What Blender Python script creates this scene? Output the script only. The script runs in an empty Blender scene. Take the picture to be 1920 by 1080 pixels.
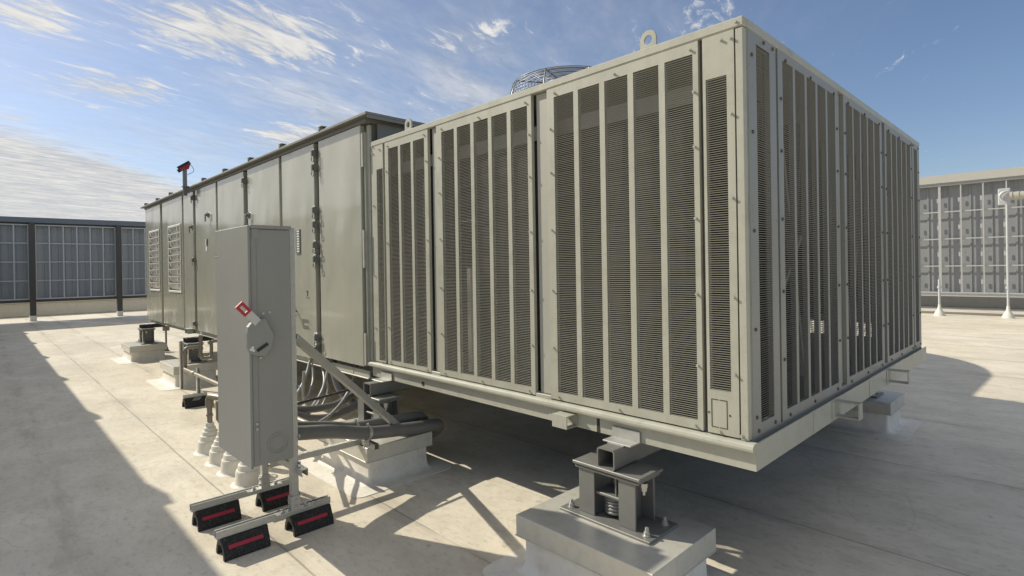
import bpy, math, random
from mathutils import Vector, Matrix
random.seed(7)
S = bpy.context.scene
COL = S.collection
R = math.radians
SUN = Vector((-1.23, -0.56, 1.0)).normalized()      # towards the sun

# ------------------------------------------------------------------ mesh builder
class MB:
    def __init__(s): s.v = []; s.f = []; s.sm = []
    def add(s, vs, fs, smooth=False):
        b = len(s.v); s.v += [tuple(v) for v in vs]
        s.f += [tuple(b + i for i in f) for f in fs]; s.sm += [smooth] * len(fs); return s
    def box(s, x0, y0, z0, x1, y1, z1, c=0.0):
        if x0 > x1: x0, x1 = x1, x0
        if y0 > y1: y0, y1 = y1, y0
        if z0 > z1: z0, z1 = z1, z0
        if c <= 0:
            return s.add([(x0,y0,z0),(x1,y0,z0),(x1,y1,z0),(x0,y1,z0),(x0,y0,z1),(x1,y0,z1),(x1,y1,z1),(x0,y1,z1)],
                  [(0,3,2,1),(4,5,6,7),(0,1,5,4),(1,2,6,5),(2,3,7,6),(3,0,4,7)])
        c = min(c, (x1-x0)*.45, (y1-y0)*.45, (z1-z0)*.45)
        X, Y, Z = (x0, x1), (y0, y1), (z0, z1); idx = {}; vs = []
        for i in (0,1):
            for j in (0,1):
                for k in (0,1):
                    sx, sy, sz = (1,-1)[i], (1,-1)[j], (1,-1)[k]
                    for ax in range(3):
                        p = [X[i]+sx*c, Y[j]+sy*c, Z[k]+sz*c]; p[ax] = (X[i], Y[j], Z[k])[ax]
                        idx[(i,j,k,ax)] = len(vs); vs.append(tuple(p))
        fs = []
        q = [(0,0),(1,0),(1,1),(0,1)]
        for a in (0,1):
            fs.append([idx[(a,j,k,0)] for j,k in (q if a else q[::-1])])
            fs.append([idx[(k,a,j,1)] for j,k in (q if a else q[::-1])])
            fs.append([idx[(j,k,a,2)] for j,k in (q if a else q[::-1])])
        for i in (0,1):
            for j in (0,1):
                w = (i + j) % 2
                def e(l): fs.append(l[::-1] if w else l)
                e([idx[(i,j,0,0)], idx[(i,j,0,1)], idx[(i,j,1,1)], idx[(i,j,1,0)]][::-1])
                e([idx[(0,i,j,1)], idx[(0,i,j,2)], idx[(1,i,j,2)], idx[(1,i,j,1)]][::-1])
                e([idx[(j,0,i,2)], idx[(j,0,i,0)], idx[(j,1,i,0)], idx[(j,1,i,2)]][::-1])
        for i in (0,1):
            for j in (0,1):
                for k in (0,1):
                    t = [idx[(i,j,k,0)], idx[(i,j,k,1)], idx[(i,j,k,2)]]
                    fs.append(t if (i+j+k) % 2 == 1 else t[::-1])
        return s.add(vs, fs)
    def prism(s, pts, axis, a, b):
        """extrude a 2-D polygon along axis (0,1,2) from a to b; pts in the other two axes in order"""
        n = len(pts); vs = []
        for t in (a, b):
            for p in pts:
                q = list(p); q.insert(axis, t); vs.append(tuple(q))
        fs = [tuple(range(n))[::-1], tuple(range(n, 2*n))]
        for i in range(n):
            j = (i+1) % n; fs.append((i, j, n+j, n+i))
        return s.add(vs, fs)
    def tube(s, path, r, n=12, cap=True, smooth=True):
        P = [Vector(p) for p in path]; m = len(P)
        rr = r if isinstance(r, (list, tuple)) else [r]*m
        T = []
        for i in range(m):
            t = P[min(i+1, m-1)] - P[max(i-1, 0)]; T.append(t.normalized())
        u = T[0].orthogonal().normalized(); vs = []
        for i in range(m):
            u = (u - T[i]*u.dot(T[i])).normalized(); w = T[i].cross(u)
            for k in range(n):
                a = 2*math.pi*k/n; vs.append(P[i] + (u*math.cos(a) + w*math.sin(a))*rr[i])
        fs = []
        for i in range(m-1):
            for k in range(n):
                k2 = (k+1) % n; fs.append((i*n+k, i*n+k2, (i+1)*n+k2, (i+1)*n+k))
        s.add(vs, fs, smooth)
        if cap:
            s.add(vs[:n], [tuple(range(n))[::-1]]); s.add(vs[-n:], [tuple(range(n))])
        return s
    def lathe(s, prof, c, n=28, smooth=True, axis=2):
        vs = []
        for r, z in prof:
            for k in range(n):
                a = 2*math.pi*k/n; p = [r*math.cos(a), r*math.sin(a), z]
                if axis == 0: p = [p[2], p[0], p[1]]
                if axis == 1: p = [p[0], p[2], p[1]]
                vs.append((p[0]+c[0], p[1]+c[1], p[2]+c[2]))
        fs = []
        for i in range(len(prof)-1):
            for k in range(n):
                k2 = (k+1) % n; f = (i*n+k, i*n+k2, (i+1)*n+k2, (i+1)*n+k)
                fs.append(f[::-1] if axis == 1 else f)
        return s.add(vs, fs, smooth)
    def bar(s, a, b, w, h, up=(0,0,1)):
        a, b = Vector(a), Vector(b); t = (b-a).normalized(); up = Vector(up)
        x = t.cross(up).normalized(); z = x.cross(t).normalized(); vs = []
        for p in (a, b):
            for i, j in ((-1,-1),(1,-1),(1,1),(-1,1)): vs.append(p + x*(i*w/2) + z*(j*h/2))
        return s.add(vs, [(0,1,2,3),(7,6,5,4),(0,4,5,1),(1,5,6,2),(2,6,7,3),(3,7,4,0)])
    def strut(s, a, b, up, w=.041, t=.004, lip=.009, n=(0,0,1)):
        """C-channel strut from a to b, open side towards up"""
        a, b = Vector(a), Vector(b); T = (b-a).normalized(); U = Vector(up); U = (U - T*U.dot(T)).normalized(); X = T.cross(U)
        h = w/2
        pr = [(-h,-h),(h,-h),(h,h),(h-lip,h),(h-lip,h-t),(h-t,h-t),(h-t,-h+t),(-h+t,-h+t),(-h+t,h-t),(-h+lip,h-t),(-h+lip,h),(-h,h)]
        m = len(pr); vs = [p + X*x + U*y for p in (a, b) for x, y in pr]
        fs = [(i, (i+1) % m, m+(i+1) % m, m+i) for i in range(m)]
        quads = [(0,1,6,7),(1,2,5,6),(2,3,4,5),(0,7,8,11),(8,9,10,11)]
        fs += [q[::-1] for q in quads] + [tuple(i+m for i in q) for q in quads]
        return s.add(vs, fs)
    def build(s, name, mat, parent=None, bevel=0):
        o_ = Vector(parent['_w']) if parent is not None else Vector((0,0,0))
        me = bpy.data.meshes.new(name)
        me.from_pydata([tuple(Vector(v) - o_) for v in s.v], [], s.f); me.validate(); me.update()
        me.polygons.foreach_set('use_smooth', s.sm[:len(me.polygons)] + [False]*max(0, len(me.polygons)-len(s.sm)))
        me.materials.append(mat)
        o = bpy.data.objects.new(name, me); COL.objects.link(o)
        if parent is not None:
            o.parent = parent
            o['_w'] = parent['_w']
        if bevel:
            b = o.modifiers.new('bevel', 'BEVEL'); b.width = bevel; b.segments = 2; b.limit_method = 'ANGLE'; b.angle_limit = R(50)
        return o

def tag(o, label=None, cat=None, group=None, kind=None):
    if label: o['label'] = label
    if cat: o['category'] = cat
    if group: o['group'] = group
    if kind: o['kind'] = kind
    return o
def thing(name, loc, label, cat, group=None):
    o = bpy.data.objects.new(name, None); COL.objects.link(o); o.location = loc; o.empty_display_size = .1
    o['_w'] = tuple(loc)
    return tag(o, label, cat, group)
def copy_tree(o, off, parent=None):
    c = o.copy(); COL.objects.link(c)
    if parent is None: c.location = Vector(o.location) + Vector(off)
    else: c.parent = parent
    for ch in list(o.children): copy_tree(ch, off, c)
    return c
def smooth(pts, n=8):
    P = [Vector(p) for p in pts]; P = [P[0]*2-P[1]] + P + [P[-1]*2-P[-2]]; out = []
    for i in range(1, len(P)-2):
        a, b, c, d = P[i-1], P[i], P[i+1], P[i+2]
        for k in range(n):
            t = k/n
            out.append(.5*((2*b)+(c-a)*t+(2*a-5*b+4*c-d)*t*t+(3*b-a-3*c+d)*t**3))
    out.append(P[-2]); return out

# ------------------------------------------------------------------ materials
class NT:
    def __init__(s, nt): s.t = nt
    def n(s, typ, **kw):
        nd = s.t.nodes.new(typ)
        for k, v in kw.items():
            if k.startswith('i_'):
                key = k[2:]; key = int(key) if key.isdigit() else key.replace('_', ' ')
                s.set(nd, key, v)
            else: setattr(nd, k, v)
        return nd
    def set(s, nd, key, v):
        sock = nd.inputs[key]
        if isinstance(v, bpy.types.NodeSocket): s.t.links.new(v, sock)
        else: sock.default_value = v
    def m(s, op, a, b=None, c=None, clamp=False):
        nd = s.n('ShaderNodeMath', operation=op, use_clamp=clamp); s.set(nd, 0, a)
        if b is not None: s.set(nd, 1, b)
        if c is not None: s.set(nd, 2, c)
        return nd.outputs[0]
    def mix(s, f, a, b, mode='MIX'):
        nd = s.n('ShaderNodeMix', data_type='RGBA', blend_type=mode); s.set(nd, 0, f)
        for i, v in ((6, a), (7, b)):
            if isinstance(v, bpy.types.NodeSocket): s.t.links.new(v, nd.inputs[i])
            else: nd.inputs[i].default_value = (*v, 1) if len(v) == 3 else v
        return nd.outputs[2]
    def noise(s, co, scale, detail=4, rough=.5, dist=0):
        nd = s.n('ShaderNodeTexNoise'); s.set(nd, 'Vector', co); nd.inputs['Scale'].default_value = scale
        nd.inputs['Detail'].default_value = detail; nd.inputs['Roughness'].default_value = rough; nd.inputs['Distortion'].default_value = dist
        return nd.outputs[0]
    def ramp(s, v, lo, hi):
        nd = s.n('ShaderNodeMapRange', interpolation_type='SMOOTHSTEP'); s.set(nd, 0, v); s.set(nd, 1, lo); s.set(nd, 2, hi)
        return nd.outputs[0]
    def scale(s, co, v):
        nd = s.n('ShaderNodeMapping'); s.set(nd, 0, co); nd.inputs['Scale'].default_value = v; return nd.outputs[0]

def mat(name, col, rough=.5, metal=0.0, mott=.1, mscale=3.0, streak=0.0, bump=0.0, bscale=30, dirt=None, dirt_amt=0.0, wave=0.0, spec=.5, stretch=(1,1,1), speck=0.0, rvar=.12, coat=0.0):
    m = bpy.data.materials.new(name); m.use_nodes = True; t = NT(m.node_tree); b = m.node_tree.nodes['Principled BSDF']
    co = t.n('ShaderNodeTexCoord').outputs['Object']
    geo = t.n('ShaderNodeNewGeometry').outputs['Position']
    c = t.n('ShaderNodeRGB'); c.outputs[0].default_value = (*col, 1); c = c.outputs[0]
    n1 = t.noise(t.scale(geo, stretch), mscale, 6, .6)
    v = t.m('MULTIPLY_ADD', t.m('SUBTRACT', n1, .5), mott*2, 1.0)
    if streak:
        n2 = t.noise(t.scale(geo, (14, 14, .5)), 1.0, 5, .65)
        v = t.m('MULTIPLY', v, t.m('MULTIPLY_ADD', t.m('SUBTRACT', n2, .5), streak*2, 1.0))
    if speck:
        n4 = t.noise(geo, 55, 3, .6)
        v = t.m('MULTIPLY', v, t.m('SUBTRACT', 1.0, t.m('MULTIPLY', t.ramp(n4, .62, .72), speck)))
    vv = t.n('ShaderNodeCombineXYZ'); [t.set(vv, i, v) for i in range(3)]
    c = t.mix(1.0, c, vv.outputs[0], 'MULTIPLY')
    if dirt:
        n3 = t.noise(t.scale(geo, stretch), mscale*2.3, 8, .7)
        c = t.mix(t.m('MULTIPLY', t.ramp(n3, .45, .72), dirt_amt), c, dirt)
    t.set(b, 'Base Color', c)
    rn = t.m('MULTIPLY_ADD', t.m('SUBTRACT', n1, .5), rvar*2, rough)
    t.set(b, 'Roughness', rn); t.set(b, 'Metallic', metal); t.set(b, 'Specular IOR Level', spec)
    nrm = None
    if wave:
        bw = t.n('ShaderNodeBump'); bw.inputs['Strength'].default_value = 1.0; bw.inputs['Distance'].default_value = wave
        t.set(bw, 'Height', t.noise(t.scale(geo, (1.2, 1, .7)), 1.3, 2, .4)); nrm = bw.outputs[0]
    if bump:
        bw = t.n('ShaderNodeBump'); bw.inputs['Strength'].default_value = .6; bw.inputs['Distance'].default_value = bump
        t.set(bw, 'Height', t.noise(geo, bscale, 4, .6))
        if nrm: t.set(bw, 'Normal', nrm)
        nrm = bw.outputs[0]
    if nrm: t.set(b, 'Normal', nrm)
    if coat: t.set(b, 'Coat Weight', coat); t.set(b, 'Coat Roughness', .09); t.set(b, 'Coat IOR', 1.75)
    return m

BEIGE = (.40, .393, .32)
M = dict(
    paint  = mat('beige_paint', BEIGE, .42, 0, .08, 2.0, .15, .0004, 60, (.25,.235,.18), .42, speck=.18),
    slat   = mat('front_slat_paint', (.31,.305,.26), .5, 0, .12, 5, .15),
    slatd  = mat('shaded_side_slat_paint', (.16,.157,.138), .5, 0, .14, 5, .15),  # darker copy of the slat paint, shade of the side face put in
    rail   = mat('rail_paint', (.41,.405,.335), .42, 0, .07, 4.0, .0, .0006, 60, (.26,.22,.16), .3, speck=.2),
    door   = mat('glossy_beige_paint', (.395,.388,.315), .19, 0, .05, 1.3, .06, .00015, 40, (.3,.28,.22), .12, wave=.06, spec=.75, rvar=.06, coat=.75),
    side   = mat('weathered_shaded_beige_paint', (.265,.265,.24), .45, 0, .09, 2.0, .12, .0006, 60, (.25,.2,.14), .25, speck=.35),  # beige with more specks, also darkened for the face turned from the sun
    post   = mat('recessed_post_paint', (.37,.36,.31), .45, 0, .06, 3, .06),
    casing = mat('shaded_casing_paint', (.15,.145,.12), .5, 0, .06, 3, .06),  # darkened so the gaps between the doors read as shade
    recess = mat('recess_paint', (.30,.29,.25), .5, 0, .06, 3, .06),
    gap    = mat('gap_shade_paint', (.10,.095,.08), .6, 0, .1, 4),  # dark tone painted in for the shade between panels
    dark   = mat('dark_gap', (.035,.033,.028), .8, 0, .1, 4),
    bright = mat('bright_inner_sheet', (.75,.74,.70), .4, .2, .1, 9),
    coil   = mat('coil_fins', (.014,.0145,.013), .6, .2, .3, 5, .2),
    side_bolt = mat('weathered_bolt', (.12,.105,.085), .6, .2, .2, 30),
    header = mat('coil_header_sheet', (.33,.32,.28), .5, .3, .12, 4),
    grey   = mat('grey_enclosure_paint', (.265,.263,.24), .34, 0, .05, 2.2, .05, .0003, 90, (.2,.19,.16), .12, speck=.06),
    galv   = mat('galvanized_steel', (.47,.465,.43), .42, .45, .14, 14, .0, .0003, 70, (.28,.27,.23), .3),
    capm   = mat('curb_cap_metal', (.56,.54,.475), .40, .25, .16, 6, .0, .0008, 9, (.32,.29,.24), .3),
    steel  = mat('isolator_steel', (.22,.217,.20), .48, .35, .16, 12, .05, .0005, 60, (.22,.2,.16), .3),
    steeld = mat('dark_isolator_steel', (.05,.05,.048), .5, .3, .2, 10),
    bolt   = mat('zinc_bolt', (.5,.49,.45), .4, .6, .1, 20),
    rubber = mat('black_recycled_rubber', (.020,.019,.017), .85, 0, .3, 40, 0, .003, 90, (.13,.12,.10), .55),
    red    = mat('red_reflective', (.42,.022,.04), .45, 0, .12, 60),
    white  = mat('white_label', (.72,.72,.70), .5, 0, .05, 20),
    cond   = mat('grey_conduit_jacket', (.15,.149,.14), .42, 0, .12, 8, 0, .0004, 40, (.2,.18,.14), .2),
    condl  = mat('light_grey_conduit_jacket', (.30,.30,.285), .4, 0, .1, 10),
    boot   = mat('white_pipe_boot', (.66,.63,.55), .6, 0, .09, 8, 0, .002, 20, (.42,.37,.29), .35),
    memb   = mat('white_curb_membrane', (.76,.72,.64), .6, 0, .09, 3, .10, .006, 7, (.42,.365,.28), .42),
    pipe   = mat('pipe_copper_grey', (.25,.22,.17), .45, .5, .14, 10),
    fence  = mat('screen_sheet', (.33,.333,.325), .5, .2, .06, 1.4, .12),
    fencew = mat('screen_sheet_pale', (.27,.278,.28), .5, .2, .06, 1.4, .16),
    fframe = mat('screen_frame_steel', (.52,.53,.53), .45, .3, .08, 6),
    brown  = mat('brown_post_paint', (.075,.067,.055), .5, 0, .12, 4),
    para   = mat('parapet_white', (.62,.60,.54), .6, 0, .07, 2, .08, 0, 1, (.4,.36,.28), .25),
    blue   = mat('blue_wire', (.10,.22,.55), .5),
    wire   = mat('guard_wire', (.24,.245,.25), .4, .5),
    black  = mat('black_plastic', (.02,.02,.02), .5),
    handle = mat('handle_grey', (.265,.265,.245), .42, .2, .06, 6),
)

def ground_material():
    m = bpy.data.materials.new('roof_membrane'); m.use_nodes = True; t = NT(m.node_tree); b = m.node_tree.nodes['Principled BSDF']
    g = t.n('ShaderNodeNewGeometry').outputs['Position']
    sp = t.n('ShaderNodeSeparateXYZ'); t.set(sp, 0, g); x, y = sp.outputs[0], sp.outputs[1]
    wob = t.m('MULTIPLY', t.m('SUBTRACT', t.noise(g, 1.7, 3), .5), .014)
    yw = t.m('ADD', y, wob)
    ph = t.m('FRACT', t.m('ADD', t.m('DIVIDE', t.m('ADD', yw, .49), 1.63), 50.0))
    d = t.m('MULTIPLY', t.m('MINIMUM', ph, t.m('SUBTRACT', 1.0, ph)), 1.63)
    d2 = t.m('ABSOLUTE', t.m('ADD', yw, 1.225))
    d2 = t.m('ADD', d2, t.m('MULTIPLY', t.m('GREATER_THAN', x, -.9), 9.0))
    dm = t.m('MINIMUM', d, d2)
    fade = t.ramp(t.noise(g, .9, 3), .30, .5)
    line = t.m('MULTIPLY', t.m('MULTIPLY', t.m('SUBTRACT', 1.0, t.ramp(dm, .003, .009)), t.ramp(y, -1.7, -1.4)), t.m('MULTIPLY_ADD', fade, .42, .10))
    band = t.m('MULTIPLY', t.m('SUBTRACT', 1.0, t.ramp(dm, .0, .16)), 1.0)
    band = t.m('MULTIPLY', band, t.m('MULTIPLY_ADD', t.ramp(t.noise(t.scale(g, (.6,3,1)), 2.0, 6, .7), .45, .7), .5, .06))
    big = t.noise(g, .55, 5, .55)
    stre = t.noise(t.scale(g, (1.0, 1.5, 1)), 2.1, 10, .74)
    fine = t.noise(t.scale(g, (1.0, 1.6, 1)), 14.0, 6, .70)
    grit = t.noise(g, 120, 2, .6)
    spots = t.noise(g, 9.0, 3, .5)
    base = t.mix(t.ramp(big, .3, .7), (.69,.615,.485), (.79,.725,.595))
    c = t.mix(t.m('MULTIPLY', t.ramp(stre, .40, .68), .46), base, (.45,.40,.305))
    c = t.mix(t.m('MULTIPLY', t.ramp(fine, .50, .68), .36), c, (.34,.30,.24))
    c = t.mix(t.m('MULTIPLY', t.ramp(spots, .66, .74), .40), c, (.30,.27,.21))
    # dried puddle rings: thin contour bands of a slow noise
    rn = t.noise(g, .8, 2, .4, .3)
    ring = t.m('SUBTRACT', 1.0, t.ramp(t.m('ABSOLUTE', t.m('SUBTRACT', rn, .56)), .0, .006))
    pud = t.ramp(rn, .56, .60)
    c = t.mix(t.m('MULTIPLY', ring, .16), c, (.30,.26,.20))
    c = t.mix(t.m('MULTIPLY', pud, .16), c, (.38,.35,.30))
    c = t.mix(band, c, (.33,.29,.23))
    c = t.mix(line, c, (.13,.115,.09))
    v = t.m('MULTIPLY_ADD', t.m('SUBTRACT', grit, .5), .22, 1.0)
    wn = t.n('ShaderNodeTexWhiteNoise', noise_dimensions='1D'); t.set(wn, 'W', t.m('FLOOR', t.m('DIVIDE', t.m('ADD', yw, .49), 1.63)))
    v = t.m('MULTIPLY', v, t.m('MULTIPLY_ADD', wn.outputs[0], .12, .92))
    vo = t.n('ShaderNodeTexVoronoi'); t.set(vo, 'Vector', g); vo.inputs['Scale'].default_value = 5.5
    dots = t.m('MULTIPLY', t.m('SUBTRACT', 1.0, t.ramp(vo.outputs['Distance'], .03, .06)), t.ramp(t.noise(g, 1.1, 3), .5, .62))
    v = t.m('MULTIPLY', v, t.m('SUBTRACT', 1.0, t.m('MULTIPLY', dots, .55)))
    vv = t.n('ShaderNodeCombineXYZ'); [t.set(vv, i, v) for i in range(3)]
    c = t.mix(1.0, c, vv.outputs[0], 'MULTIPLY')
    t.set(b, 'Base Color', c); t.set(b, 'Roughness', t.m('MULTIPLY_ADD', stre, .3, .36))
    t.set(b, 'Specular IOR Level', .35)
    bp = t.n('ShaderNodeBump'); bp.inputs['Strength'].default_value = .5; bp.inputs['Distance'].default_value = .009
    h = t.m('ADD', t.m('MULTIPLY', stre, .8), t.m('ADD', t.m('MULTIPLY', fine, .35), t.m('ADD', t.m('MULTIPLY', t.ramp(d, 0.0, .02), .35), t.m('MULTIPLY', t.noise(g, 2.2, 3), 1.3))))
    t.set(bp, 'Height', h); t.set(b, 'Normal', bp.outputs[0])
    return m
M['deck'] = ground_material()

# ------------------------------------------------------------------ setting
deck = MB(); deck.box(-29.2, -30, -.3, 30, 23.2, 0)
tag(deck.build('roof_deck', M['deck']), kind='structure')
grd = MB(); grd.add([(-1500,-1500,-12),(1500,-1500,-12),(1500,1500,-12),(-1500,1500,-12)], [(0,1,2,3)])
tag(grd.build('ground', mat('far_ground', (.12,.13,.08), .9, 0, .4, .02)), kind='structure')
shd = MB(); shd.box(-14, 18.55, .001, 16, 19.35, .012, .004)  # thin dark strip laid in place of a shadow band on the deck
tag(shd.build('shadow_band_strip', mat('shadow_band_tone', (.17,.155,.13), .8, 0, .2, 2, 0, .004, 30)), kind='structure')

# ------------------------------------------------------------------ condenser unit
ZB, ZT, LX, WY = .806, 2.706, 3.19, 3.897
RP = .0105
cu = thing('condenser_unit', (-1.6, 1.95, .68), 'large beige condenser unit with louvered sides, nearest the camera', 'condenser')

def louver_panel(ax, a0, a1, cols, lz0, lz1, parent, mt, bolts=(), extra=None):
    """ax 0: in the plane y=0 facing -y, along x; ax 1: in the plane x=0 facing +x, along y"""
    b = MB(); z0, z1 = ZB+.008, 2.664
    def bx(p0, p1, q0, q1, d0, d1, c=0):
        if ax == 0: b.box(p0, d0, q0, p1, d1, q1, c)
        else: b.box(-d1, p0, q0, -d0, p1, q1, c)
    D0, D1 = -.003, .022
    bx(a0, a1, z0, lz0, D0, D1); bx(a0, a1, lz1, z1, D0, D1)
    e = [a0] + [v for c_ in cols for v in c_] + [a1]
    for i in range(0, len(e), 2): bx(e[i], e[i+1], lz0, lz1, D0, D1)
    n = int(round((lz1-lz0)/RP)); nf = len(b.f)
    for (c0, c1) in cols:
        for k in range(n):
            z = lz0 + k*RP + random.uniform(-.0004, .0004); dj = random.gauss(0, .0004)
            pr = [(.0012+dj, z+.0003), (-.0012+dj, z+.0041), (.0006, z+.0047), (.0034, z+.0010)]
            if ax == 0: b.prism([(d, q) for d, q in pr], 0, c0, c1)
            else: b.prism([(-d, q) for d, q in pr], 1, c0, c1)
    ns = len(b.f)
    for (p, q) in bolts:
        if ax == 0: b.lathe([(.0001,-.012),(.0062,-.012),(.0062,-.0055),(.0042,-.0055),(.0042,-.001),(.009,-.001),(.009,.003)], (p, -.003, q), 10, False, 1)
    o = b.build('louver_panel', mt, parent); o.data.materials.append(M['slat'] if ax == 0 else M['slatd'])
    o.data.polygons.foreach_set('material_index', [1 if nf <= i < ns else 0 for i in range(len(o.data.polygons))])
    if ax == 1:
        for (p, q) in bolts:
            b = MB(); b.lathe([(.009,-.001),(.009,.006),(.004,.007),(.0001,.007)], (.0032, p, q), 6, False, 0); b.build('bolt', M['side_bolt'], o)
    return o
def sidebolts(p0, p1, zs, top=()):
    return [(p, z) for p in (p0, p1) for z in zs] + [(t, z) for t in top for z in (2.625, .832)]
ZS5 = (1.12, 1.46, 1.82, 2.16, 2.42)
def cols5(c): return [(c+i*.1805, c+i*.1805+.147) for i in range(5)]
louver_panel(0, -3.19, -2.998, [(-3.10,-3.003)], .828, 2.455, cu, M['paint'], [(-3.155,2.66),(-3.155,2.60),(-3.05,2.62),(-3.15,1.1),(-3.15,1.55),(-3.15,2.15),(-3.05,.818)])
louver_panel(0, -2.967, -2.363, [(-2.916,-2.767),(-2.735,-2.588),(-2.556,-2.408)], .846, 2.603, cu, M['paint'], sidebolts(-2.945, -2.385, ZS5[::2], (-2.92,-2.41)))
louver_panel(0, -2.253, -1.290, cols5(-2.193), .856, 2.603, cu, M['paint'], sidebolts(-2.224, -1.310, ZS5, (-2.19,-1.78,-1.34)))
louver_panel(0, -1.161, -.211, cols5(-1.107), .858, 2.603, cu, M['paint'], sidebolts(-1.135, -.232, ZS5, (-1.10,-.68,-.25)))
louver_panel(0, -.189, -.041, [(-.175,-.076)], 1.016, 2.462, cu, M['paint'], [(-.057,z) for z in (1.1,1.45,1.9,2.28)]+[(-.10,2.625),(-.055,2.62),(-.03,2.685),(-.13,.826),(-.03,.826)])
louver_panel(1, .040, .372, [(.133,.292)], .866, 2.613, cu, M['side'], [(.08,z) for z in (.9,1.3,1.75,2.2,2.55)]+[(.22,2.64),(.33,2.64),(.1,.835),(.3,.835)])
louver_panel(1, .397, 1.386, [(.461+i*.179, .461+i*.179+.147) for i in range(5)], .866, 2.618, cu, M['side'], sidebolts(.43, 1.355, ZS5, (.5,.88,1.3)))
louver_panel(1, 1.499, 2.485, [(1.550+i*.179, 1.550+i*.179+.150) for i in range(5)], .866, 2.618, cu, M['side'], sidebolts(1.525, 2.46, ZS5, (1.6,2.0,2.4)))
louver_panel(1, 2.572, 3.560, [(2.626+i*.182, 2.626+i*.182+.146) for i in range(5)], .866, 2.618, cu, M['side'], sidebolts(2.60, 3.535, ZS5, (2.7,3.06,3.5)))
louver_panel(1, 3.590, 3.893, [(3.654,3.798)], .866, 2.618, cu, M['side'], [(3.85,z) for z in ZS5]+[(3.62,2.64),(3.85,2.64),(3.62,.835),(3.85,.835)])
# knockout plate on the corner panel: thin dark scored outline
b = MB()
for (x0,x1,z0,z1) in ((-.170,-.167,.846,.971),(-.098,-.095,.846,.971),(-.170,-.137,.971,.974),(-.131,-.095,.971,.974),(-.170,-.137,.843,.846),(-.131,-.095,.843,.846)):
    b.box(x0, -.0045, z0, x1, -.0025, z1)
for (x,z) in ((-.182,.908),(-.083,.908)): b.lathe([(.0001,-.0008),(.0045,-.0008),(.0045,.003)], (x,-.0040,z), 10, False, 1)
b.build('knockout_plate', M['dark'], cu)
# frame: corner posts, recessed posts, top cap, closed back and left sides
b = MB()
b.box(-.036, -.0015, ZB, -.0005, .034, 2.66, .003)                   # front corner post
b.box(-.034, .0345, ZB, .0015, .0385, 2.66)
b.box(-3.20, -.008, 2.662, .004, .03, ZT, .005)                      # top cap, front
b.box(-.03, .0302, 2.662, .006, WY+.004, ZT, .005)                   # top cap, side
b.box(-3.2, .0302, 2.68, -.0302, WY, 2.698)                          # roof sheet
zo0, zo1 = .865, 1.0                                                   # back, with two low slotted openings
b.box(-3.19, WY-.03, zo1, -.03, WY, 2.679); b.box(-3.19, WY-.03, ZB, -.03, WY, zo0)
for x0, x1 in ((-3.19,-.95),(-.74,-.60),(-.33,-.03)): b.box(x0, WY-.03, zo0, x1, WY, zo1)
for k in range(7):
    for x0, x1 in ((-.95,-.74),(-.60,-.33)): b.box(x0, WY-.012, zo0+.010+k*.019, x1, WY-.002, zo0+.0165+k*.019)
b.box(-.03, WY-.03, ZB, .0, WY+.002, 2.66)
b.box(-3.19, .03, ZB, -3.165, WY-.031, 2.679)                        # left end
for x0, x1 in ((-2.362,-2.254),(-1.289,-1.162)): b.box(x0, -.002, ZB, x1, .02, ZB+.022, .002)   # sills in the gaps
b.build('frame', M['paint'], cu)
for a_ in ((-2.335,.020,-2.255,.05),(-1.268,.020,-1.163,.05),(-.05,1.432,-.02,1.497),(-.05,2.52,-.02,2.571)):
    b = MB(); b.box(a_[0], a_[1], ZB+.022, a_[2], a_[3], 2.661, .004); b.build('recessed_post', M['post'], cu)
for y0, y1 in ((1.387,1.498),(2.486,2.571)):
    b = MB(); b.box(-.02, y0, ZB, .002, y1, ZB+.022, .002); b.build('gap_sill', M['side'], cu)
for a_ in ((-3.0,.024,-2.96,.06),(-2.364,.0505,-2.25,.08),(-1.292,.0505,-1.16,.08),(-.215,.024,-.187,.06),(-.06,.37,-.024,.398),(-.08,1.384,-.0505,1.50),(-.08,2.484,-.0505,2.573),(-.06,3.558,-.024,3.592)):
    b = MB(); b.box(a_[0], a_[1], ZB+.02, a_[2], a_[3], 2.66); b.build('gap_shade_strip', M['gap'], cu)  # dark strip in each gap as painted shade
b = MB(); b.box(-.03, .036, .783, -.002, WY-.03, .8135); b.build('gutter_sill', M['recess'], cu)
# inside: coils and sheet metal seen through the louvers
b = MB()
b.box(-3.1, .13, ZB, -.25, .16, 2.40)
for yc in (.5, 1.15, 1.85, 2.55, 3.25):
    b.bar((-.35, yc-.24, 1.26), (-.35, yc, 2.45), .45, .03, (0,1,0)); b.bar((-.35, yc+.24, 1.26), (-.35, yc, 2.45), .45, .03, (0,1,0))
b.box(-1.15, .3, ZB, -1.12, 3.8, 2.5)
b.box(-3.1, .17, ZB-.004, -.03, 3.86, ZB+.02)
b.build('coil', M['coil'], cu)
b = MB()
b.box(-3.1, .115, 2.41, -.25, .16, 2.50); b.build('coil_header', M['header'], cu)
b = MB(); b.box(-2.0, .06, .86, -1.93, .12, 1.6); b.build('inner_bracket', M['header'], cu)
for ya, za, yb, zb in ((.15,.9,.36,2.4),(.62,2.5,.98,.95),(1.6,2.4,1.95,1.0),(1.95,.95,2.2,2.2),(.5,1.3,.95,1.75)):
    b = MB(); b.bar((-.09, ya, za), (-.09, yb, zb), .025, .03, (1,0,0)); b.build('inner_brace', M['header'], cu)
b = MB(); b.tube([(-.12,.21,.9),(-.11,.2,1.5),(-.14,.24,1.8),(-.11,.2,2.3)], .018, 10); b.build('inner_pipe', M['header'], cu)
for a_ in ((-.10,3.02,.9,-.06,3.45,2.15),):
    b = MB(); b.box(*a_); b.build('inner_panel', M['bright'], cu)
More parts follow.
